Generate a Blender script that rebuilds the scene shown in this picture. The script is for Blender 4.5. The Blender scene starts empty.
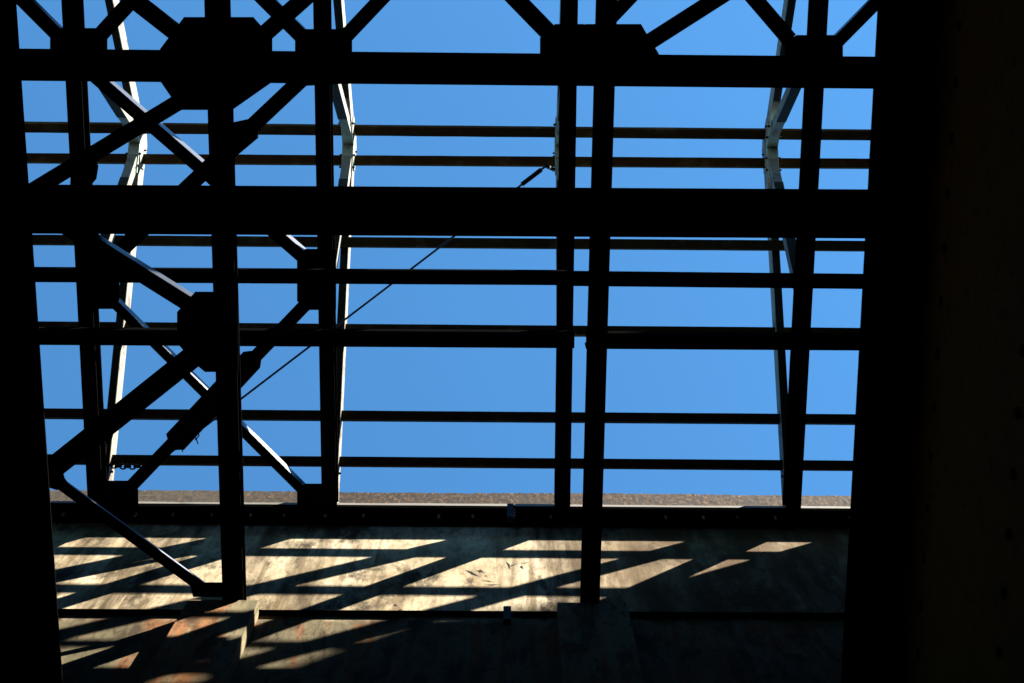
import bpy, bmesh, math, random
from mathutils import Vector, Matrix
random.seed(11)
S = bpy.context.scene
COL = S.collection

# ------------------------------------------------------------------ camera frame (used to take measurements off the photograph)
F = 1422.0                     # focal length in pixels (50 mm on a 36 mm sensor, 1024 px wide)
TH = math.radians(11.7)        # camera points almost straight up, tipped this far towards the concrete wall
RHO = 0.0070                   # slight roll
CAMZ = 1.6
s_, c_ = math.sin(TH), math.cos(TH)
FW = Vector((0, s_, c_)); U0 = Vector((0, -c_, s_)); X0 = Vector((1, 0, 0))
UP = (U0*math.cos(RHO) - X0*math.sin(RHO)); RT = (X0*math.cos(RHO) + U0*math.sin(RHO))
WY = 4.0                       # face of the concrete wall
O = Vector((0, 0, CAMZ))

def ray(x, y): return RT*((x-512)/F) - UP*((y-341.5)/F) + FW
def P(x, y, Z):                # point at height Z above the eye
    d = ray(x, y); return O + d*(Z/d.z)
def PY(x, y, Y=WY):            # point on a plane parallel to the wall
    d = ray(x, y); return O + d*(Y/d.y)

# ------------------------------------------------------------------ materials
def mat(name): 
    m = bpy.data.materials.new(name); m.use_nodes = True
    nt = m.node_tree; b = nt.nodes['Principled BSDF']
    return m, nt, b
def N(nt, t, **kw):
    n = nt.nodes.new(t)
    for k, v in kw.items():
        if k in n.inputs: n.inputs[k].default_value = v
        else: setattr(n, k, v)
    return n
def ramp(nt, src, stops):
    r = nt.nodes.new('ShaderNodeValToRGB')
    while len(r.color_ramp.elements) < len(stops): r.color_ramp.elements.new(0.5)
    for e, (p, c) in zip(r.color_ramp.elements, stops):
        e.position = p; e.color = (c[0], c[1], c[2], 1) if not isinstance(c, (int, float)) else (c, c, c, 1)
    nt.links.new(src, r.inputs['Fac']); return r.outputs['Color']
def mix(nt, fac, a, b, mode='MIX'):
    m = nt.nodes.new('ShaderNodeMix'); m.data_type = 'RGBA'; m.blend_type = mode
    for sock, v in ((m.inputs[0], fac), (m.inputs[6], a), (m.inputs[7], b)):
        if isinstance(v, bpy.types.NodeSocket): nt.links.new(v, sock)
        else: sock.default_value = v if isinstance(v, (int, float)) else (v[0], v[1], v[2], 1)
    return m.outputs[2]
def noise(nt, co, scale, detail=6, rough=.6, dist=0, stretch=None):
    if stretch:
        mp = nt.nodes.new('ShaderNodeMapping'); mp.inputs['Scale'].default_value = stretch
        nt.links.new(co, mp.inputs['Vector']); co = mp.outputs['Vector']
    n = N(nt, 'ShaderNodeTexNoise', Scale=scale, Detail=detail, Roughness=rough, Distortion=dist)
    nt.links.new(co, n.inputs['Vector']); return n.outputs['Fac']
def objco(nt): return nt.nodes.new('ShaderNodeTexCoord').outputs['Object']
def geoco(nt): return nt.nodes.new('ShaderNodeNewGeometry').outputs['Position']
def bump(nt, b, src, strength=.4, dist=.02):
    bp = N(nt, 'ShaderNodeBump', Strength=strength, Distance=dist)
    nt.links.new(src, bp.inputs['Height']); nt.links.new(bp.outputs['Normal'], b.inputs['Normal'])

def worn(name, base, spots, amount=.62, rough=.6, spec=.3, scale=9.0, bmp=.3):
    m, nt, b = mat(name); co = geoco(nt)
    n1 = noise(nt, co, scale, 8, .65); n2 = noise(nt, co, scale*.35, 5, .6)
    f = ramp(nt, n1, [(amount-.06, 0.0), (amount+.06, 1.0)])
    base2 = mix(nt, n2, [v*.7 for v in base], [v*1.25 for v in base])
    nt.links.new(mix(nt, f, base2, spots), b.inputs['Base Color'])
    b.inputs['Roughness'].default_value = rough; b.inputs['Specular IOR Level'].default_value = spec
    bump(nt, b, n1, bmp, .004)
    return m
M = {}
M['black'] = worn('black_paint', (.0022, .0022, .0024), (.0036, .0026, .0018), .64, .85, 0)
M['girder'] = worn('dark_olive_girder_paint', (0.1389, 0.0864, 0.0187), (0.0896, 0.0518, 0.0125), .6, .8, .02)
M['brace'] = worn('lit_leg_grey', (.075, .085, .105), (.05, .04, .03), .64, .33, .5)  # grey for upright brace legs only, standing in for their lit side
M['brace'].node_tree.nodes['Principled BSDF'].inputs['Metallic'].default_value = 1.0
M['pale'] = worn('pale_flaking_paint', (0.1054, 0.1023, 0.0806), (0.0310, 0.0161, 0.0074), .58, .7, .25, 7.0)
M['under'] = worn('dark_olive_strip', (0.0132, 0.0108, 0.0054), (0.0108, 0.0060, 0.0030), .58, .8, .15, 6.0)
M['teal'] = worn('pale_green_plate_paint', (0.2310, 0.3410, 0.3025), (0.1100, 0.0715, 0.0385), .66, .6, .3, 12.0)
M['purlin'] = worn('rusty_brown_purlin', (0.0229, 0.0146, 0.0061), (0.0459, 0.0345, 0.0168), .60, .9, .02, 5.0)
M['white'] = worn('white_sheet_metal', (0.1228, 0.1188, 0.1059), (0.0546, 0.0495, 0.0393), .62, .5, .3, 4.0)
M['galv'] = worn('galvanised_metal', (0.1500, 0.1500, 0.1500), (0.0840, 0.0720, 0.0540), .62, .4, .5, 30.0)
M['rust'] = worn('red_brown_rust', (0.0120, 0.0054, 0.0036), (0.0072, 0.0036, 0.0024), .55, .8, .1, 20.0)
M['blue'] = worn('blue_grey_enamel', (0.0027, 0.0078, 0.0180), (0.0048, 0.0078, 0.0132), .62, .6, .04, 25.0)
M['wire'] = worn('dark_wire', (0.0035, 0.0035, 0.0035), (0.0056, 0.0035, 0.0028), .6, .5, .3, 25.0)

def concrete(name, zlow, k=1.0):
    """cast concrete: cream where clean, vertical dark runs, rust below height zlow"""
    m, nt, b = mat(name); co = geoco(nt)
    sep = nt.nodes.new('ShaderNodeSeparateXYZ'); nt.links.new(co, sep.inputs[0])
    # the stretch factors squash the noise so that marks run down the wall
    big = noise(nt, co, 1.3, 4, .55, .4, (1, 1, .45))
    mid = noise(nt, co, 5.5, 6, .62, .5, (1, 1, .40))
    fine = noise(nt, co, 19, 5, .65, .2, (1, 1, .40))
    pit = noise(nt, co, 34, 3, .55, 0, (1, 1, .38))
    runs = noise(nt, co, 2.1, 7, .66, .2, (1, 1, .10))
    runs2 = noise(nt, co, 7.0, 5, .58, .3, (1, 1, .07))
    blot = noise(nt, co, 2.6, 8, .70, .25, (1, 1, .5))
    clean = mix(nt, ramp(nt, big, [(.35, 0.0), (.62, 1.0)]), (.180, .140, .083), (.305, .258, .180))
    col = mix(nt, ramp(nt, mid, [(.46, 0.0), (.66, .7)]), clean, (.105, .080, .046))
    col = mix(nt, ramp(nt, fine, [(.50, 0.0), (.66, .65)]), col, (.085, .066, .040))
    col = mix(nt, ramp(nt, runs, [(.48, 0.0), (.62, .93)]), col, (.030, .021, .011))          # dirty vertical runs
    col = mix(nt, ramp(nt, runs2, [(.53, 0.0), (.65, .75)]), col, (.062, .042, .020))
    col = mix(nt, ramp(nt, blot, [(.515, 0.0), (.62, .94)]), col, (.022, .017, .010))           # blotches of mould
    col = mix(nt, ramp(nt, pit, [(.27, .9), (.34, 0.0)]), col, (.020, .015, .009))
    # the right-hand stretch is dirtier and browner
    mx = N(nt, 'ShaderNodeMapRange'); nt.links.new(sep.outputs['X'], mx.inputs['Value'])
    for k_, v_ in (('From Min', .25), ('From Max', 1.2), ('To Min', 0), ('To Max', 1)): mx.inputs[k_].default_value = v_
    dirt = N(nt, 'ShaderNodeMath', operation='MULTIPLY'); nt.links.new(mx.outputs[0], dirt.inputs[0])
    nt.links.new(ramp(nt, noise(nt, co, 4.2, 6, .62, .25, (1, 1, .35)), [(.40, .6), (.58, .97)]), dirt.inputs[1])
    col = mix(nt, dirt.outputs[0], col, (.040, .023, .008))
    # rust, green-grey and cream streaks on the lower lift of the wall
    rr = noise(nt, co, 2.9, 6, .62, .5, (1, 1, .12))
    low = ramp(nt, rr, [(.30, (.045, .040, .024)), (.42, (.095, .082, .048)), (.50, (.120, .098, .058)), (.55, (.150, .062, .024)), (.60, (.125, .075, .036)), (.66, (.135, .112, .068)), (.75, (.028, .020, .010))])
    low = mix(nt, ramp(nt, mid, [(.50, 0.0), (.62, .85)]), low, (.026, .017, .009))
    low = mix(nt, ramp(nt, fine, [(.54, 0.0), (.66, .8)]), low, (.030, .018, .009))
    low = mix(nt, 1.0, low, (k, k, k), 'MULTIPLY')
    wob = N(nt, 'ShaderNodeMath', operation='MULTIPLY_ADD'); nt.links.new(blot, wob.inputs[0]); wob.inputs[1].default_value = .7; 
    nt.links.new(sep.outputs['Z'], wob.inputs[2])
    mr = N(nt, 'ShaderNodeMapRange'); nt.links.new(wob.outputs[0], mr.inputs['Value'])
    mr.inputs['From Min'].default_value = zlow+.31; mr.inputs['From Max'].default_value = zlow+.43
    mr.inputs['To Min'].default_value = 1; mr.inputs['To Max'].default_value = 0
    col = mix(nt, mr.outputs[0], col, low)
    # cast joints: faint vertical board lines
    nt.links.new(col, b.inputs['Base Color'])
    b.inputs['Roughness'].default_value = .9; b.inputs['Specular IOR Level'].default_value = .05
    h = mix(nt, .5, fine, pit)
    bump(nt, b, h, .6, .010)
    return m
M['concrete'] = concrete('stained_concrete', CAMZ+9.50, .62)
M['pilaster'] = concrete('rust_streaked_concrete', CAMZ+12.0, 1.0)

def rough_coping():
    m, nt, b = mat('weathered_coping'); co = geoco(nt)
    n1 = noise(nt, co, 26, 3, .6, .2, (1, 1, .36)); n2 = noise(nt, co, 5, 5, .6, .3, (1, 1, .5)); n3 = noise(nt, co, 60, 2, .5, 0, (1, 1, .4))
    col = ramp(nt, n1, [(.38, (0.0008, 0.0004, 0.0001)), (.50, (0.0089, 0.0032, 0.0005)), (.60, (0.0204, 0.0089, 0.0019)), (.72, (0.0638, 0.0370, 0.0110))])
    col = mix(nt, ramp(nt, n3, [(.62, 0.0), (.70, .9)]), col, (0.1190, 0.0770, 0.0274))
    col = mix(nt, ramp(nt, n2, [(.50, 0.0), (.62, .6)]), col, (0.0056, 0.0028, 0.0008))
    grey = mix(nt, .35, ramp(nt, n2, [(.35, (0.0187, 0.0156, 0.0102)), (.7, (0.0324, 0.0286, 0.0204))]), col)
    sep = nt.nodes.new('ShaderNodeSeparateXYZ'); nt.links.new(co, sep.inputs[0])
    mr = N(nt, 'ShaderNodeMapRange'); nt.links.new(sep.outputs['X'], mr.inputs['Value'])
    mr.inputs['From Min'].default_value = -2.7; mr.inputs['From Max'].default_value = -1.7
    mr.inputs['To Min'].default_value = .9; mr.inputs['To Max'].default_value = 0
    nt.links.new(mix(nt, mr.outputs[0], col, grey), b.inputs['Base Color'])
    b.inputs['Roughness'].default_value = .95; b.inputs['Specular IOR Level'].default_value = .1
    bump(nt, b, n1, .4, .012); return m
M['coping'] = rough_coping()
def ground_mat():
    m, nt, b = mat('dusty_floor_slab'); co = geoco(nt)
    n1 = noise(nt, co, 1.2, 8, .65)
    nt.links.new(ramp(nt, n1, [(.35, (.10, .09, .07)), (.65, (.16, .14, .11))]), b.inputs['Base Color'])
    b.inputs['Roughness'].default_value = .95; bump(nt, b, n1, .5, .05); return m
M['ground'] = ground_mat()
def brick_mat():
    m, nt, b = mat('dark_brick'); co = objco(nt)
    br = N(nt, 'ShaderNodeTexBrick', Scale=1.0); br.inputs['Brick Width'].default_value = .23; br.inputs['Row Height'].default_value = .075
    br.inputs['Mortar Size'].default_value = .01
    br.inputs['Color1'].default_value = (.16, .07, .045, 1); br.inputs['Color2'].default_value = (.11, .05, .035, 1); br.inputs['Mortar'].default_value = (.2, .19, .17, 1)
    mp = nt.nodes.new('ShaderNodeMapping'); mp.inputs['Rotation'].default_value = (math.radians(90), 0, 0)
    nt.links.new(co, mp.inputs['Vector']); nt.links.new(mp.outputs[0], br.inputs['Vector'])
    nt.links.new(br.outputs['Color'], b.inputs['Base Color']); b.inputs['Roughness'].default_value = .9; return m
M['brick'] = brick_mat()

# ------------------------------------------------------------------ mesh helpers
def link(name, bm, m, parent=None, smooth=False):
    me = bpy.data.meshes.new(name); bmesh.ops.recalc_face_normals(bm, faces=bm.faces)
    bm.to_mesh(me); bm.free(); me.materials.append(m)
    if smooth:
        for p in me.polygons: p.use_smooth = True
    o = bpy.data.objects.new(name, me); COL.objects.link(o)
    if parent:
        o.parent = parent; o.matrix_parent_inverse = Matrix.Translation(parent.location).inverted()
    return o
def thing(name, label, cat, loc=(0, 0, 0), group=None):
    o = bpy.data.objects.new(name, None); COL.objects.link(o); o.location = loc; o.empty_display_size = .2
    o['label'] = label; o['category'] = cat
    if group: o['group'] = group
    return o
def tag(o, label, cat, group=None):
    o['label'] = label; o['category'] = cat
    if group: o['group'] = group
    return o
def sweep(bm, A, B, prof, up=Vector((0, 0, 1)), segs=1, jit=0):
    """closed 2-D profile (lateral, up) swept from A to B"""
    d = (B-A).normalized(); lat = d.cross(up).normalized(); upv = lat.cross(d).normalized()
    rings = []
    for k in range(segs+1):
        c = A.lerp(B, k/segs)
        rings.append([bm.verts.new(c + lat*a + upv*(b + (random.uniform(-jit, jit) if jit else 0))) for a, b in prof])
    n = len(prof)
    for r0, r1 in zip(rings, rings[1:]):
        for i in range(n): bm.faces.new((r0[i], r0[(i+1) % n], r1[(i+1) % n], r1[i]))
    bm.faces.new(rings[0]); bm.faces.new(rings[-1][::-1])
def bevel(bm, w, seg=1):
    bmesh.ops.bevel(bm, geom=[e for e in bm.edges if e.is_manifold and e.calc_face_angle(0) > .6], offset=w, segments=seg, affect='EDGES', clamp_overlap=True)
def box_p(w, d): h = w/2; return [(-h, 0), (h, 0), (h, d), (-h, d)]
def i_p(w, d, tf=.014, tw=.012):
    h = w/2; q = tw/2
    return [(-h, 0), (h, 0), (h, tf), (q, tf), (q, d-tf), (h, d-tf), (h, d), (-h, d), (-h, d-tf), (-q, d-tf), (-q, tf), (-h, tf)]
def l_p(w, d, t=.014, side=1):
    h = w/2; p = [(-h, 0), (h, 0), (h, d), (h-t, d), (h-t, t), (-h, t)]
    return p if side > 0 else [(-a, b) for a, b in p][::-1]
def c_p(w, d, t=.012):         # channel, open side up
    h = w/2; return [(-h, 0), (h, 0), (h, d), (h-t, d), (h-t, t), (-h+t, t), (-h+t, d), (-h, d)]
def box(bm, x0, x1, y0, y1, z0, z1):
    v = [bm.verts.new((x, y, z)) for z in (z0, z1) for y in (y0, y1) for x in (x0, x1)]
    for f in ((0, 1, 3, 2), (4, 6, 7, 5), (0, 4, 5, 1), (1, 5, 7, 3), (3, 7, 6, 2), (2, 6, 4, 0)): bm.faces.new([v[i] for i in f])
def plate(pts, Z, t):          # horizontal plate outlined in photograph measurements at height Z
    bm = bmesh.new()
    lo = [bm.verts.new(P(x, y, Z)) for x, y in pts]; hi = [bm.verts.new(v.co + Vector((0, 0, t))) for v in lo]
    n = len(lo); bm.faces.new(lo); bm.faces.new(hi[::-1])
    for i in range(n): bm.faces.new((lo[i], lo[(i+1) % n], hi[(i+1) % n], hi[i]))
    return bm
def dome(bm, c, r, axis=Vector((0, 0, -1)), h=.6):
    q = axis.to_track_quat('Z', 'Y').to_matrix().to_4x4()
    rings = []
    for a in (0, .5, 1.0, 1.35):
        rr, hh = r*math.cos(a), r*h*math.sin(a)
        rings.append([bm.verts.new(c + q @ Vector((rr*math.cos(t), rr*math.sin(t), hh))) for t in [i*math.pi/5 for i in range(10)]])
    for r0, r1 in zip(rings, rings[1:]):
        for i in range(10): bm.faces.new((r0[i], r0[(i+1) % 10], r1[(i+1) % 10], r1[i]))
    bm.faces.new(rings[-1]); bm.faces.new(rings[0][::-1])
def hexbolt(bm, c, r, axis, h):
    q = axis.to_track_quat('Z', 'Y').to_matrix().to_4x4()
    a = [bm.verts.new(c + q @ Vector((r*math.cos(t), r*math.sin(t), 0))) for t in [i*math.pi/3 for i in range(6)]]
    b = [bm.verts.new(c + q @ Vector((r*.9*math.cos(t), r*.9*math.sin(t), h))) for t in [i*math.pi/3 for i in range(6)]]
    for i in range(6): bm.faces.new((a[i], a[(i+1) % 6], b[(i+1) % 6], b[i]))
    bm.faces.new(b); bm.faces.new(a[::-1])
BOLT = {}
def bolts(parent, places, m='rust', r=.011, h=.02):
    for c, axis in places:
        key = (m, r, h)
        if key not in BOLT:
            bq = bmesh.new(); hexbolt(bq, Vector((0, 0, 0)), r, Vector((0, 0, 1)), h)
            me = bpy.data.meshes.new('bolt'); bmesh.ops.recalc_face_normals(bq, faces=bq.faces); bq.to_mesh(me); bq.free(); me.materials.append(M[m]); BOLT[key] = me
        o = bpy.data.objects.new('bolt', BOLT[key]); COL.objects.link(o); o.parent = parent
        if parent.parent: pl = parent.parent.location
        else: pl = parent.location
        o.matrix_parent_inverse = Matrix.Translation(pl).inverted() if not parent.parent else Matrix.Identity(4)
        o.location = c; o.rotation_euler = axis.to_track_quat('Z', 'Y').to_euler()
def tube(bm, A, B, r, n=10, segs=1, sag=0):
    d = (B-A).normalized(); q = d.to_track_quat('Z', 'Y').to_matrix()
    rings = []
    for k in range(segs+1):
        f = k/segs; c = A.lerp(B, f) - Vector((0, 0, sag*4*f*(1-f)))
        rings.append([bm.verts.new(c + q @ Vector((r*math.cos(2*math.pi*i/n), r*math.sin(2*math.pi*i/n), 0))) for i in range(n)])
    for r0, r1 in zip(rings, rings[1:]):
        for i in range(n): bm.faces.new((r0[i], r0[(i+1) % n], r1[(i+1) % n], r1[i]))
    bm.faces.new(rings[0][::-1]); bm.faces.new(rings[-1])
def extend(A, B, axis, a, b):  # the line A-B cut where the chosen coordinate is a and b
    d = B-A; return A + d*((a-A[axis])/d[axis]), A + d*((b-A[axis])/d[axis])

YB = -2.26                     # inner face of the opposite wall
# ------------------------------------------------------------------ setting
bm = bmesh.new()
for x in range(2): pass
v = [bm.verts.new(p) for p in ((-3000, -3000, 0), (3000, -3000, 0), (3000, 3000, 0), (-3000, 3000, 0))]; bm.faces.new(v)
g = link('ground', bm, M['ground']); g['kind'] = 'structure'

# near concrete wall with pilasters, coping and the old scratches in it
ZL = lambda z: CAMZ + z
wall = thing('concrete_wall', 'tall stained concrete wall streaked by sun and slanting shadows under the open roof', 'wall', (0, WY, 0))
bm = bmesh.new(); box(bm, -14, 14, WY, WY+.40, 0, ZL(11.90)); link('wall_face', bm, M['concrete'], wall)
bm = bmesh.new()
n = 420; rows = 8; z0, z1 = ZL(11.904), ZL(12.36); grid = []
for i in range(n+1):
    x = -6 + 12*i/n; top = z1 + .012*math.sin(x*1.7) + random.uniform(-.007, .007)
    colv = []
    for j in range(rows+1):
        colv.append(bm.verts.new((x, WY-.035 + random.uniform(-.003, .003), z0 + (top-z0)*j/rows)))
    colv.append(bm.verts.new((x, WY+.40, top + random.uniform(-.01, .01)))); colv.append(bm.verts.new((x, WY+.40, z0)))
    grid.append(colv)
for a, b in zip(grid, grid[1:]):
    m_ = len(a)
    for j in range(m_): bm.faces.new((a[j], b[j], b[(j+1) % m_], a[(j+1) % m_]))
bm.faces.new(grid[0]); bm.faces.new(grid[-1][::-1])
cp = link('coping', bm, M['coping'], wall)
for px, lab in ((-2.045, 'pilaster in sun with rust-orange streaks'), (.585, 'dark pilaster in full shade')):
    bm = bmesh.new(); box(bm, px-.25, px+.25, WY-.125, WY-.002, 0, ZL(9.55)); bevel(bm, .018, 2)
    o = link('pilaster', bm, M['pilaster'], wall); o['label'] = lab
# scratches gouged in the sunlit render
bm = bmesh.new()
def scratch(a, b, w=.012):
    A, B = PY(*a, WY-.003), PY(*b, WY-.003); d = (B-A); nrm = Vector((-d.z, 0, d.x)).normalized()*w/2
    mid = A.lerp(B, .5) + Vector((random.uniform(-.015, .015), 0, random.uniform(-.02, .02)))
    vs = [bm.verts.new(p) for p in (A, mid-nrm, B, mid+nrm)]; bm.faces.new(vs)
for a, b in (((464, 569), (481, 577)), ((470, 570), (478, 576)), ((475, 570), (481, 573)), ((480, 569), (485, 573)), ((506, 561), (510, 569)), ((510, 566), (518, 563)),
             ((518, 563), (531, 562)), ((522, 565), (524, 569)), ((486, 575), (488, 577)), ((480, 580), (496, 582)), ((484, 584), (502, 584)), ((394, 604), (398, 606)), ((400, 609), (403, 610))):
    scratch(a, b, random.uniform(.010, .020))
link('scratches', bm, M['wire'], wall)

# opposite wall, and an unseen block added to shade the near wall low down
back = thing('plain_wall', 'plain concrete wall on the far side behind the viewer, returning at both ends', 'wall', (0, YB-.4, 0))
bm = bmesh.new(); box(bm, -14, 14, YB-.40, YB, 0, ZL(11.2)); link('wall_face', bm, M['concrete'], back)
for x in (-14.4, 14.003):
    bm = bmesh.new(); box(bm, x, x+.397, YB, WY+.4, 0, ZL(13.0)); link('end_wall', bm, M['concrete'], back)
nb = thing('shade_block', 'unseen brick block with a gambrel outline, added to shade the near wall', 'building', (16, -12, 0))
bm = bmesh.new()
gy0, gy1 = -15.0, -4.5
left = [(10.5, 21.87), (13.0, 24.30), (14.15, 24.56), (18.0, 25.5)]
prof = [(10.5, 0)] + [(x, ZL(z)) for x, z in left] + [(36-x, ZL(z)) for x, z in left[-2::-1]] + [(36-10.5, 0)]
f0 = [bm.verts.new((x, gy0, z)) for x, z in prof]; f1 = [bm.verts.new((x, gy1, z)) for x, z in prof]
bm.faces.new(f0); bm.faces.new(f1[::-1]); n = len(prof)
for i in range(n): bm.faces.new((f0[i], f0[(i+1) % n], f1[(i+1) % n], f1[i]))
link('wall', bm, M['brick'], nb)
bm = bmesh.new(); rp = prof[1:-1]
lo = [[bm.verts.new((x, y, z+.004)) for x, z in rp] for y in (gy0-.02, gy1+.02)]; hi = [[bm.verts.new((x, y, z+.07)) for x, z in rp] for y in (gy0-.02, gy1+.02)]
for i in range(len(rp)-1):
    bm.faces.new((lo[0][i], lo[0][i+1], lo[1][i+1], lo[1][i])); bm.faces.new((hi[0][i], hi[1][i], hi[1][i+1], hi[0][i+1]))
    for k in (0, 1): bm.faces.new((lo[k][i], hi[k][i], hi[k][i+1], lo[k][i+1]))
link('roof', bm, M['rust'], nb)

# ------------------------------------------------------------------ ledger channel along the wall, its flashing and bolts
LF = WY-.14
led = thing('wall_channel', 'long black steel channel along the wall under the coping, with a white lip', 'steel channel', (0, LF, ZL(11.6)))
bm = bmesh.new(); sweep(bm, Vector((-13, (LF+WY)/2, ZL(11.57))), Vector((13, (LF+WY)/2, ZL(11.57))), [(-.068, 0), (.068, 0), (.068, .012), (-.056, .012), (-.056, .088), (.068, .088), (.068, .1), (-.068, .1)][::-1] if False else box_p(.136, .10)); link('channel', bm, M['black'], led)
bm = bmesh.new(); box(bm, -13, 13, LF+.055, LF+.13, ZL(11.545), ZL(11.5695)); link('lower_bar', bm, M['black'], led)
bm = bmesh.new()
pts = [(-6 + 12*i/90) for i in range(91)]
lo, hi, lo2, hi2 = [], [], [], []
for x in pts:
    a = .004*math.sin(x*3.1) + random.uniform(-.003, .003) + (.010 if -1.0 < x < .4 else 0)
    for L, y, z in ((lo, LF-.006, 11.655), (hi, LF-.010, 11.692+a), (lo2, LF-.001, 11.655), (hi2, LF-.004, 11.692+a)): L.append(bm.verts.new((x, y, ZL(z))))
for i in range(90):
    for A, B in ((lo, hi), (hi, hi2), (hi2, lo2), (lo2, lo)): bm.faces.new((A[i], A[i+1], B[i+1], B[i]))
link('lip', bm, M['white'], led)
for i in range(24):
    px = 62 + 37.6*i + random.uniform(-3, 3)
    if px > 850 or i in (9, 15, 20): continue
    bm = bmesh.new(); c = P(px, 513.0 + (px-60)*.0055, 11.569)
    hexbolt(bm, c, .012, Vector((0, 0, -1)), random.uniform(.03, .07)); link('bolt', bm, M['galv'], led)

# conduit lower on the wall
A, B = extend(PY(70, 611.5, WY-.021), PY(830, 615.5, WY-.021), 0, -13, 13)
bm = bmesh.new(); tube(bm, A, B, .020, 14)
pipe = tag(link('pipe', bm, M['black'], smooth=True), 'black pipe running level along the wall below the sunlit patches', 'pipe')
for px, ya_, yb_, y0, lab in ((510.3, 503.5, 516.5, LF-.012, 'small blue-grey box clipped to the channel beneath the coping'), (507.3, 606, 619, WY-.07, 'small blue-grey box clipped to the pipe on the wall')):
    ct, cb = PY(px, ya_, y0-.05), PY(px, yb_, y0-.05)
    b = thing('clip_box', lab, 'clip box', ct, 'blue-grey boxes on the wall')
    bm = bmesh.new(); box(bm, ct.x-.027, ct.x+.027, y0-.05, y0-.001, cb.z, ct.z); bevel(bm, .006); link('case', bm, M['blue'], b)
    for f in (.3, .5, .7):
        bm = bmesh.new(); hexbolt(bm, Vector((ct.x+.028, y0-.03, cb.z+(ct.z-cb.z)*f)), .006, Vector((1, 0, 0)), .016); link('screw', bm, M['galv'], b)

# ------------------------------------------------------------------ heavy lower level: two big plate girders left and right
def big_girder(A, B, side, label, zb, zt, W, webs, top, cover=None):
    """A-B: inner lower edge of the bottom flange; webs / top / cover: offsets outwards from that edge"""
    t = thing('plate_girder', label, 'girder', (A.x, 1, zb), 'deep plate girders at the sides')
    def prism(x0, x1, z0, z1):
        bm = bmesh.new(); vs = []
        for Q in (A, B):
            for x, z in ((x0, z0), (x1, z0), (x1, z1), (x0, z1)): vs.append(bm.verts.new((Q.x+side*x, Q.y, z)))
        bm.faces.new(vs[:4]); bm.faces.new(vs[4:][::-1])
        for i in range(4): bm.faces.new((vs[i], vs[(i+1) % 4], vs[4+(i+1) % 4], vs[4+i]))
        return bm
    for wx in webs: link('web', prism(wx, wx+.03, zb+.016, zt-.016), M['black'], t)
    link('bottom_flange', prism(0, W, zb, zb+.014), M['black'], t)
    link('top_flange', prism(top, W, zt-.014, zt), M['black'], t)
    if cover:
        sp = link('side_plate', prism(cover, cover+.02, ZL(6.1), zb-.002), M['girder'], t)
        first = None
        for zrow in (7.93, 6.60):
            y = -1.35
            while y < 3.9:
                f = (y-A.y)/(B.y-A.y); c = Vector((A.x+(B.x-A.x)*f + side*(cover-.0005), y, ZL(zrow)))
                if first is None:
                    bmq = bmesh.new(); dome(bmq, Vector((0, 0, 0)), .032, Vector((-side, 0, 0)), h=.8); first = o = link('rivet', bmq, M['girder'], sp, smooth=True)
                    o.matrix_parent_inverse = Matrix.Identity(4)
                else:
                    o = first.copy(); COL.objects.link(o); o.parent = sp
                o.location = c
                y += .305
    return t
A, B = extend(P(878.5, 0, 8.30), P(851, 505, 8.30), 1, YB+.004, WY-.004)
big_girder(A, B, 1, 'deep dark girder with a riveted cover plate filling the right side', ZL(8.30), ZL(9.62), 1.75, (.62, .75), .45, .355)
A, B = extend(P(15.4, 0, 8.30), P(50, 505, 8.30), 1, YB+.004, WY-.004)
big_girder(A, B, -1, 'deep black girder along the left side of the view', ZL(8.30), ZL(9.62), 1.35, (.62, .75), .50)

# two slimmer beams that rest on the pilasters
GZ = 9.575
def beam(l0, r0, y0, l1, r1, y1, Z, depth, ya, yb, prof=i_p):
    A, B = P((l0+r0)/2, y0, Z), P((l1+r1)/2, y1, Z)
    w = ((P(r0, y0, Z)-P(l0, y0, Z)).length + (P(r1, y1, Z)-P(l1, y1, Z)).length)/2
    A, B = extend(A, B, 1, ya, yb); bm = bmesh.new(); sweep(bm, A, B, prof(w, depth)); return bm, A, B, w
for (l0, r0, l1, r1, lab, kind) in ((203.7, 227.2, 222.6, 242.5, 'black steel beam bearing on the sunlit pilaster, with two octagonal plates', 0),
                                    (596.8, 617.5, 581.3, 600.0, 'black steel beam bearing on the shaded pilaster, with one cut-corner plate', 1)):
    bm, A, B, w = beam(l0, r0, 0, l1, r1, 590, GZ, .13, YB+.004, WY-.02)
    t = thing('beam', lab, 'beam', (A.x, 1, ZL(GZ)), 'beams bearing on the pilasters')
    link('i_section', bm, M['black'], t)
    if kind == 0:
        link('gusset_plate', plate([(160, 49), (184, 17), (253, 17), (261, 26), (272, 38), (272, 82), (232, 110), (180, 110), (160, 81)], GZ-.016, .014), M['black'], t)
        link('gusset_plate', plate([(177, 312), (195, 292), (238, 292), (238, 372), (205, 372), (195, 364), (177, 343)], GZ-.016, .014), M['black'], t)
        link('bearing_plate', plate([(190, 583), (243, 583), (243, 597), (193, 597)], GZ-.016, .014), M['black'], t)
    else:
        link('gusset_plate', plate([(585, 24), (641, 24), (659, 54), (659, 70), (640, 84), (585, 84)], GZ-.016, .014), M['black'], t)

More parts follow.
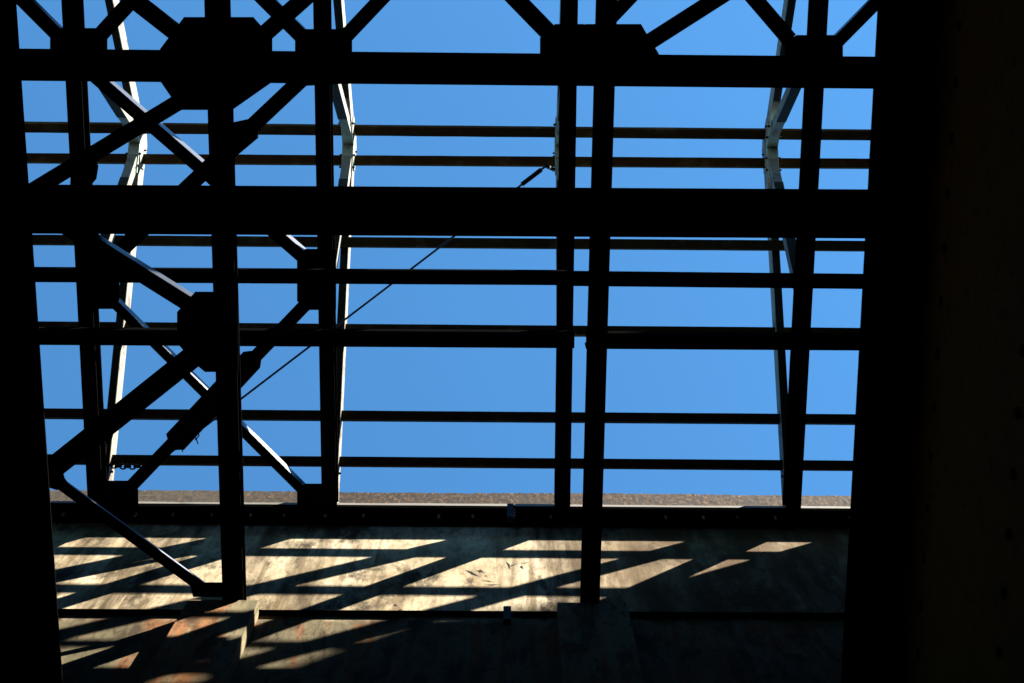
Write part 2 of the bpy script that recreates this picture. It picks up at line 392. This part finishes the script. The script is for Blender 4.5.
# level struts that cross from side to side
def strut(xa, ta, ba, xb, tb, bb, Z, depth, x0, x1, label, prof=i_p, name='strut', m='black', cat='strut', group='level steel struts'):
    A, B = P(xa, (ta+ba)/2, Z), P(xb, (tb+bb)/2, Z)
    w = ((P(xa, ba, Z)-P(xa, ta, Z)).length + (P(xb, bb, Z)-P(xb, tb, Z)).length)/2
    if x0 is not None: A, B = extend(A, B, 0, x0, x1)
    bm = bmesh.new(); sweep(bm, A, B, prof(w, depth))
    return tag(link(name, bm, M[m]), label, cat, group)
strut(30, 186.0, 234.2, 865, 192, 238, 9.60, .14, -3.60, 2.62, 'widest black strut crossing level between the side girders')
strut(20, 48.2, 81.2, 870, 57, 88.4, 11.50, .07, -4.4, 3.5, 'black strut through the upper row of gusset plates, near the top of the view')
strut(24, 331.8, 344.8, 574.5, 335, 348.4, 11.30, .20, None, None, 'left length of the black strut level with the lower octagonal plate', prof=c_p)
strut(586, 335.6, 349, 862, 337.5, 350.5, 11.30, .20, None, None, 'right length of the black strut between the shaded pilaster beam and right girder', prof=c_p)
strut(30, 268.3, 282, 567, 271, 285.5, 11.34, .07, None, None, 'left length of the slim black strut just below the widest strut', prof=c_p)
strut(572, 272, 286.2, 866, 275.2, 289, 11.34, .07, None, None, 'right length of the slim black strut just below the widest strut', prof=c_p)

# ------------------------------------------------------------------ roof trusses
TZ = 11.58; RY = .90; EY = 3.96
ESLOPE = .585; EZ = 11.70
def raf_b(Y): return EZ + ESLOPE*(EY - (Y if Y > RY else 2*RY - Y))       # underside of the rafters
RD = .17
def truss(l0, r0, l1, r1, label, gussets):
    bm, A, B, w = beam(l0, r0, 0, l1, r1, 505, TZ, .17, YB+.004, LF-.004)
    t = thing('roof_truss', label, 'roof truss', (B.x, RY, ZL(TZ)), 'roof trusses')
    link('bottom_chord', bm, M['black'], t)
    def X(Y): return A.x + (B.x-A.x)*((Y-A.y)/(B.y-A.y))
    xr = X(2.2)
    ridge = Vector((xr, RY, ZL(raf_b(RY))))
    for sgn in (1, -1):
        ye = EY if sgn > 0 else 2*RY-EY
        e = Vector((xr, ye, ZL(raf_b(ye))))
        up = Vector((0, sgn*ESLOPE, 1)).normalized()
        off = Vector((0, sgn*.002, -.002*ESLOPE))
        bm = bmesh.new(); d = .012
        sweep(bm, e, ridge+off, [(-.036, 0), (.036, 0), (.036, RD), (-.036, RD)], up)
        ro = link('rafter', bm, M['pale'], t)
        # soffit strip under the rafter, darker and more olive than its sides
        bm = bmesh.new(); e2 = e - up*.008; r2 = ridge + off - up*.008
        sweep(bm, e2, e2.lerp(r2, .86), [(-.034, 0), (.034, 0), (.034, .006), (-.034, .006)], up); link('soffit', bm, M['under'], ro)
        # inner strut from the ridge to the chord
        yn = 1.95 if sgn > 0 else .02
        a = Vector((xr, yn, ZL(TZ+.175))); bq = ridge + Vector((0, sgn*.10, -.20))
        q = [(-.04, 0), (.04, 0), (.04, .10), (.028, .10), (.028, .012), (-.04, .012)]      # angle: its upright leg faces +X
        if sgn > 0: q = [(-a_, b_) for a_, b_ in q][::-1]
        if xr > 0: q = [(-a_, b_) for a_, b_ in q][::-1]
        bm = bmesh.new(); sweep(bm, a, bq, q)
        so = link('inner_strut', bm, M['pale'], t)
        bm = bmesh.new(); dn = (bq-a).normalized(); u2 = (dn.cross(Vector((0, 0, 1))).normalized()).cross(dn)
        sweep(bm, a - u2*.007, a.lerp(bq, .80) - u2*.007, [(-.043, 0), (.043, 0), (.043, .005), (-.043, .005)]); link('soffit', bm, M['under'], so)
        # bent ridge plate below the rafter
        p0 = ridge + off + Vector((0, sgn*.022, 0)) - up*.125; p1 = p0 + Vector((0, sgn*.30, -.30*ESLOPE))
        bm = bmesh.new(); sweep(bm, p0, p1, [(-.052, 0), (.052, 0), (.052, .012), (-.052, .012)], up); pl = link('ridge_plate', bm, M['teal'], t)
        bolts(pl, [(p0.lerp(p1, f) + Vector((sx*.052, 0, .006)), Vector((sx, 0, 0))) for f in (.45, .8) for sx in (-1, 1)])
    # ridge gusset on both cheeks
    for sx in (-1, 1):
        bm = bmesh.new(); vs = []
        for dx in (.038, .048):
            vs.append([bm.verts.new((xr+sx*dx, RY+dy, ZL(raf_b(RY))+dz)) for dy, dz in ((-.22, -.13), (.22, -.13), (.26, .0), (.05, .15), (-.05, .15), (-.26, .0))])
        bm.faces.new(vs[0]); bm.faces.new(vs[1][::-1])
        for i in range(6): bm.faces.new((vs[0][i], vs[0][(i+1) % 6], vs[1][(i+1) % 6], vs[1][i]))
        gp = link('ridge_gusset', bm, M['pale'], t)
        bolts(gp, [(Vector((xr+sx*.048, RY+dy, ZL(raf_b(RY))+dz)), Vector((sx, 0, 0))) for dy, dz in ((-.19, -.08), (-.08, .03), (.08, .03), (.19, -.08))], r=.009)
    for pts in gussets:
        link('gusset_plate', plate(pts, TZ-.014, .012), M['black'], t)
    bm = bmesh.new(); vs = []  # heel plate added and sized to fill a sunlit gap in the shadow
    for dx in (-.006, .006):
        vs.append([bm.verts.new((xr+dx, y, z)) for y, z in ((LF-.02, ZL(TZ+.172)), (LF-.02, ZL(raf_b(LF-.02)+.02)), (3.36, ZL(raf_b(3.36)+.02)), (3.46, ZL(TZ+.172)))])
    bm.faces.new(vs[0]); bm.faces.new(vs[1][::-1])
    for i in range(4): bm.faces.new((vs[0][i], vs[0][(i+1) % 4], vs[1][(i+1) % 4], vs[1][i]))
    link('heel_shade_plate', bm, M['black'], t)
    bolts(t, [(Vector((xr+sx*.036, Y, ZL(raf_b(Y))+.06)), Vector((sx, 0, 0))) for Y in (3.55, 3.66, 1.8) for sx in (-1, 1)])
    return t, xr
T = [truss(61, 77.5, 88, 102.5, 'leftmost roof truss, pale rafters in bright sun behind the diagonal braces',
           [[(59, 28), (100, 28), (107, 37), (107, 79), (95, 80), (64, 80), (50, 78), (50, 38)], [(78, 250), (106, 250), (119, 262), (119, 300), (113, 309), (80, 309)], [(92, 481), (129, 481), (138, 490), (138, 508), (92, 508)]]),
     truss(312.7, 329, 322, 336, 'second roof truss from the left, at the right end of the cross bracing',
           [[(305, 29), (343, 29), (352, 38), (352, 80), (343, 84), (304, 86), (295, 78), (295, 38)], [(297, 258), (305, 249), (336, 249), (336, 310), (306, 310), (297, 301)], [(297, 491), (305, 484), (337, 484), (337, 508), (297, 508)]]),
     truss(561, 578.5, 555, 570, 'roof truss right beside the shaded pilaster beam, holding the top of the wire stay',
           [[(540, 38), (555, 24), (584, 24), (597, 38), (597, 82), (540, 82)]]),
     truss(812.5, 829, 786.5, 801, 'rightmost roof truss, greenish and unlit, nearest the right girder',
           [[(785, 42), (797, 35), (835, 35), (843, 45), (843, 84), (785, 84)]])]
XT = [x for _, x in T]

# ------------------------------------------------------------------ purlins on the rafters
def P_roof(x, y, far, drop=0):
    Z = 12.5
    for _ in range(30):
        p = P(x, y, Z); Y = p.y
        Z = .5*Z + .5*(EZ + ESLOPE*(EY - (2*RY - Y if far else Y)) + .06 - drop)
    return P(x, y, Z)
for (xa, ta, ba, xb, tb, bb, far, lab) in ((25, 123.5, 132.7, 870, 131, 141, True, 'brown purlin along the ridge, on its upper side'),
        (25, 153, 162, 870, 158, 168, False, 'brown purlin along the ridge, on its lower side'),
        (33, 234.2, 244.2, 860, 240.6, 250.3, False, 'brown purlin half hidden just beneath the widest black strut'),
        (40, 321, 330.5, 860, 327.5, 337, False, 'brown purlin lying just behind the jointed strut'),
        (45, 408, 417.6, 855, 413.8, 423.5, False, 'lone purlin midway between the jointed strut and the eaves purlin'),
        (45, 454, 463, 855, 460, 470, False, 'lowest purlin, nearest the coping of the wall')):
    dr = .11 if ta == 234.2 else 0          # this one hangs a little lower on its cleats
    A, B = P_roof(xa, (ta+ba)/2, far, dr), P_roof(xb, (tb+bb)/2, far, dr)
    dp = .035 if ta < 240 else .065
    w = .93*((P_roof(xa, ba, far)-P_roof(xa, ta, far)).length + (P_roof(xb, bb, far)-P_roof(xb, tb, far)).length)/2
    A, B = extend(A, B, 0, -4.9, 4.4)
    up = Vector((0, -ESLOPE if far else ESLOPE, 1)).normalized()
    bm = bmesh.new(); sweep(bm, A, B, c_p(w, dp, .010), up, 40, .0015)
    tag(link('purlin', bm, M['purlin']), lab, 'purlin', 'brown purlins')

# ------------------------------------------------------------------ unseen roof sheeting added round the opening to block sky light
def sheet(x0, x1, ya, yb, label):
    t = thing('unseen_roof_sheet', label, 'roof sheeting', ((x0+x1)/2, (ya+yb)/2, ZL(raf_b((ya+yb)/2))), 'unseen roof sheeting added round the opening')
    bm = bmesh.new(); n = int((x1-x0)/.045); off = .06 + .095
    rows = []
    for Y in (ya, yb):
        z = ZL(raf_b(Y)) + off
        rows.append(([bm.verts.new((x0+(x1-x0)*i/n, Y, z+.014*math.cos(i*math.pi/2))) for i in range(n+1)], [bm.verts.new((x0+(x1-x0)*i/n, Y, z+.004+.014*math.cos(i*math.pi/2))) for i in range(n+1)]))
    for i in range(n):
        bm.faces.new((rows[0][0][i], rows[0][0][i+1], rows[1][0][i+1], rows[1][0][i])); bm.faces.new((rows[0][1][i], rows[1][1][i], rows[1][1][i+1], rows[0][1][i+1]))
    link('sheet', bm, M['rust'], t)
sheet(-14.3, -4.85, RY+.01, 4.2, 'unseen corrugated roof sheeting beyond the left girder, slope towards the wall')
sheet(3.40, 14.3, RY+.01, 4.2, 'unseen corrugated roof sheeting beyond the right girder, slope towards the wall')
sheet(-14.3, -4.85, YB-.3, RY-.01, 'unseen corrugated roof sheeting beyond the left girder, slope away from the wall')
sheet(3.40, 14.3, YB-.3, RY-.01, 'unseen corrugated roof sheeting beyond the right girder, slope away from the wall')
sheet(-4.84, 3.39, YB-.3, -.62, 'unseen corrugated roof sheeting over the far slope, above the view')

# ------------------------------------------------------------------ diagonal braces
def brace(a, b, px, Z, label, dz=.0, depth=.11, side=1, group=None, extra=(), m='brace'):
    """a, b: points on the underside's centre line; px: its width in the photograph"""
    A, B = P(*a, Z+dz), P(*b, Z+dz); w = px*(Z/F)*1.02
    if (B-A).x < 0: A, B = B, A
    if m == 'brace':
        t = thing('brace', label, 'brace', A.lerp(B, .5), group); h = w/2
        bm = bmesh.new(); sweep(bm, A, B, [(-h, 0), (h, 0), (h, .012), (-h, .012)]); link('flat_leg', bm, M['black'], t)  # underside leg blackened, its shade put into the colour
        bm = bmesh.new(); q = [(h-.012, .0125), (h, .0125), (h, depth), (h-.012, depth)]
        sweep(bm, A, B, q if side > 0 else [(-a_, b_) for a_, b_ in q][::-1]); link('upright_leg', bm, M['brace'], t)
        for nm, pts, zz, mm in extra: link(nm, plate(pts, zz, .012), M[mm], t)
        return t
    bm = bmesh.new(); sweep(bm, A, B, l_p(w, depth, .014, side))
    if extra:
        t = thing('brace', label, 'brace', A.lerp(B, .5), group); link('angle_bar', bm, M[m], t)
        for nm, pts, zz, mm in extra: link(nm, plate(pts, zz, .012), M[mm], t)
        return t
    return tag(link('brace', bm, M[m]), label, 'brace', group)
UG, LG = 'cross braces between the trusses', 'heavy braces between left girder and pilaster beam'
# side=+1: the upstanding leg is on the left of travel (A to B); L profile lateral = dir x up, i.e. to the right of travel seen from above
Z1 = TZ-.030      # upper bracing plane, just under the chords
brace((91, 74), (312, 266), 12.0, Z1, 'cross brace falling from the top left gusset to the second truss, behind the pilaster beam', side=1, group=UG, depth=.14)
brace((303, 78), (100, 270), 15.0, Z1, m='black', label= 'cross brace rising from left truss to top gusset of second truss, with short splice', dz=-.018, group=UG, side=1, depth=.06,
      extra=[('splice_plate', [(234, 122), (248, 119), (258, 128), (258, 138), (214, 175), (200, 168)], Z1-.032, 'black')])
brace((111, 301), (303, 492), 9.0, Z1, 'lower cross brace falling from the left truss to the wall end of the second truss', side=1, group=UG, depth=.10)
brace((308, 302), (118, 500), 13.0, Z1, m='black', label= 'lower cross brace rising to the second truss, with a long splice plate', dz=-.018, group=UG, side=1, depth=.06,
      extra=[('splice_plate', [(166, 434), (243, 352), (251, 351), (261, 361), (260, 368), (184, 450), (174, 450), (168, 441)], Z1-.032, 'black')])
def upbrace(a, b, px, lab, side): brace(a, b, px, Z1, lab, side=side, group='braces running up out of view', depth=.10)
upbrace((58, 36), (-60, -82), 13.5, 'brace running up and left from the leftmost top gusset', 1)
upbrace((101, 34), (202, -78), 14.5, 'brace running up and right from the leftmost top gusset', 1)
upbrace((301, 36), (192, -72), 14.5, 'brace running up and left from the top gusset of the second truss', 1)
upbrace((346, 36), (450, -74), 14.0, 'brace running up and right from the top gusset of the second truss', 1)
upbrace((549, 33), (446, -73), 17.0, 'brace running up and left from the gusset beside the shaded pilaster beam', 1)
upbrace((592, 38), (700, -76), 13.5, 'slim brace mostly hidden behind the shaded pilaster beam, running up and right', 1)
upbrace((790, 40), (694, -72), 15.0, 'brace running up and left from the rightmost top gusset', 1)
upbrace((838, 42), (925, -46), 12.0, 'brace running up and right from the rightmost top gusset to the right girder', 1)
Z2 = GZ-.032
brace((200, 89), (22, 197), 15.5, Z2, 'heavy brace from the upper octagonal plate down to the left girder', group=LG, side=1, depth=.05, m='black',
      extra=[('splice_plate', [(72, 150), (90, 150), (98, 166), (96, 179), (90, 186), (70, 186)], Z2-.014, 'black')])
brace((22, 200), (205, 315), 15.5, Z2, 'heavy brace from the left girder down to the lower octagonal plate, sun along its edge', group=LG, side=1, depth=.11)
brace((205, 347), (28, 488), 22.5, Z2, 'heavy brace from the lower octagonal plate down to the left girder', group=LG, side=1, depth=.05, m='black',
      extra=[('node_plate', [(24, 474), (47, 458), (60, 460), (64, 478), (72, 490), (56, 490), (50, 488), (24, 489)], Z2-.014, 'black')])
brace((44, 473), (207, 592), 11.0, Z2, 'heavy brace from the left girder to the wall end of the pilaster beam', group=LG, side=1, depth=.03)
brace((176, 34), (28, -82), 15.5, Z2, 'heavy brace running up and left from the upper octagonal plate', group=LG, side=1, depth=.10)
brace((262, 36), (390, -78), 16.0, Z2, 'heavy brace running up and right from the upper octagonal plate', group=LG, side=1, depth=.05, m='black')
brace((648, 43), (842, -81), 15.5, Z2, 'heavy brace running up and right from the cut-corner plate to the right girder', group=LG, side=1, depth=.05, m='black')

# ------------------------------------------------------------------ wire stay with turnbuckle, and a chain
a = Vector((XT[2]-.06, RY+.22, ZL(raf_b(RY+.22))-.02)); b_ = P(140, 476, 11.86)
stay = thing('wire_stay', 'thin dark wire stay slanting across the sky from a truss ridge', 'wire stay', a)
bm = bmesh.new(); A2 = P(546, 166, 13.0); tube(bm, A2, b_, .0095, 8); link('wire', bm, M['wire'], stay)
bm = bmesh.new(); q0, q1 = A2.lerp(b_, .012), A2.lerp(b_, .062); tube(bm, q0, q1, .021, 10); link('turnbuckle', bm, M['rust'], stay)
bm = bmesh.new(); tube(bm, a, A2, .018, 8); link('shackle', bm, M['rust'], stay)

bm = bmesh.new()
c0, c1 = P(108, 464.5, 11.70), P(150, 465.5, 11.70); nl = 9
for k in range(nl):
    c = c0.lerp(c1, (k+.5)/nl) - Vector((0, 0, .05*4*((k+.5)/nl)*(1-(k+.5)/nl)))
    d = (c1-c0).normalized(); sidev = Vector((0, 1, 0)) if k % 2 else Vector((0, 0, 1))
    L, W, r, n1, n2 = (c1-c0).length/nl*.68, .022, .0075, 14, 6
    nrm = d.cross(sidev).normalized(); rings = []
    for i in range(n1):
        t = 2*math.pi*i/n1; p = c + d*(L*math.cos(t)) + sidev*(W*math.sin(t)); rad = (d*math.cos(t)*W + sidev*math.sin(t)*L).normalized()
        rings.append([bm.verts.new(p + rad*(r*math.cos(2*math.pi*j/n2)) + nrm*(r*math.sin(2*math.pi*j/n2))) for j in range(n2)])
    for i in range(n1):
        A3, B3 = rings[i], rings[(i+1) % n1]
        for j in range(n2): bm.faces.new((A3[j], A3[(j+1) % n2], B3[(j+1) % n2], B3[j]))
tag(link('chain', bm, M['rust'], smooth=True), 'short rusty chain slung level beside the leftmost truss, close to its eaves', 'chain')
# loose wires curling from the splice plate
bm = bmesh.new()
zz = Z1-.04
for pts in ([(190, 436), (196, 438), (198, 444)], [(176, 450), (181, 447), (183, 452)], [(198, 428), (199, 436), (195, 440)]):
    q = [P(x, y, zz) for x, y in pts]
    for u_, v_ in zip(q, q[1:]): tube(bm, u_, v_, .005, 6)
tag(link('loose_wire', bm, M['rust']), 'bits of loose rusty wire tangled at the long splice plate', 'wire')

# ------------------------------------------------------------------ light, sky, camera
sun_to = Vector((1.60, -1.0, 1.74)).normalized()
el = math.asin(sun_to.z); az = math.atan2(sun_to.x, sun_to.y)
sl = bpy.data.lights.new('sun', 'SUN'); sl.energy = 4.0; sl.angle = math.radians(.53); sl.color = (1.0, .92, .80)
so = bpy.data.objects.new('sun', sl); COL.objects.link(so); so.location = (20, -20, 40)
so.rotation_euler = (-sun_to).to_track_quat('-Z', 'Y').to_euler()
w = bpy.data.worlds.new('World'); S.world = w; w.use_nodes = True
nt = w.node_tree; bg = nt.nodes['Background']; sk = nt.nodes.new('ShaderNodeTexSky'); sk.sky_type = 'NISHITA'
sk.sun_disc = False; sk.sun_elevation = el; sk.sun_rotation = az
sk.air_density = .5; sk.dust_density = 0; sk.ozone_density = 1.0; sk.altitude = 300
tint = nt.nodes.new('ShaderNodeMix'); tint.data_type = 'RGBA'; tint.blend_type = 'MULTIPLY'; tint.inputs[0].default_value = 1
tint.inputs[7].default_value = (.445, .90, 1.0, 1)          # deep polarised blue of the photograph
nt.links.new(sk.outputs[0], tint.inputs[6]); nt.links.new(tint.outputs[2], bg.inputs['Color']); bg.inputs['Strength'].default_value = .05
S.view_settings.view_transform = 'Standard'; S.view_settings.look = 'None'; S.view_settings.gamma = 1; S.view_settings.exposure = 3.48
S.view_settings.use_curve_mapping = False
S.render.engine = 'CYCLES'; S.cycles.use_denoising = True
S.cycles.max_bounces = 6

cam = bpy.data.cameras.new('camera'); cam.sensor_width = 36; cam.lens = 36*F/1024; cam.clip_end = 10000; cam.clip_start = .05
co = bpy.data.objects.new('camera', cam); COL.objects.link(co)
mw = Matrix((RT, UP, -FW)).transposed().to_4x4(); mw.translation = O; co.matrix_world = mw
S.camera = co
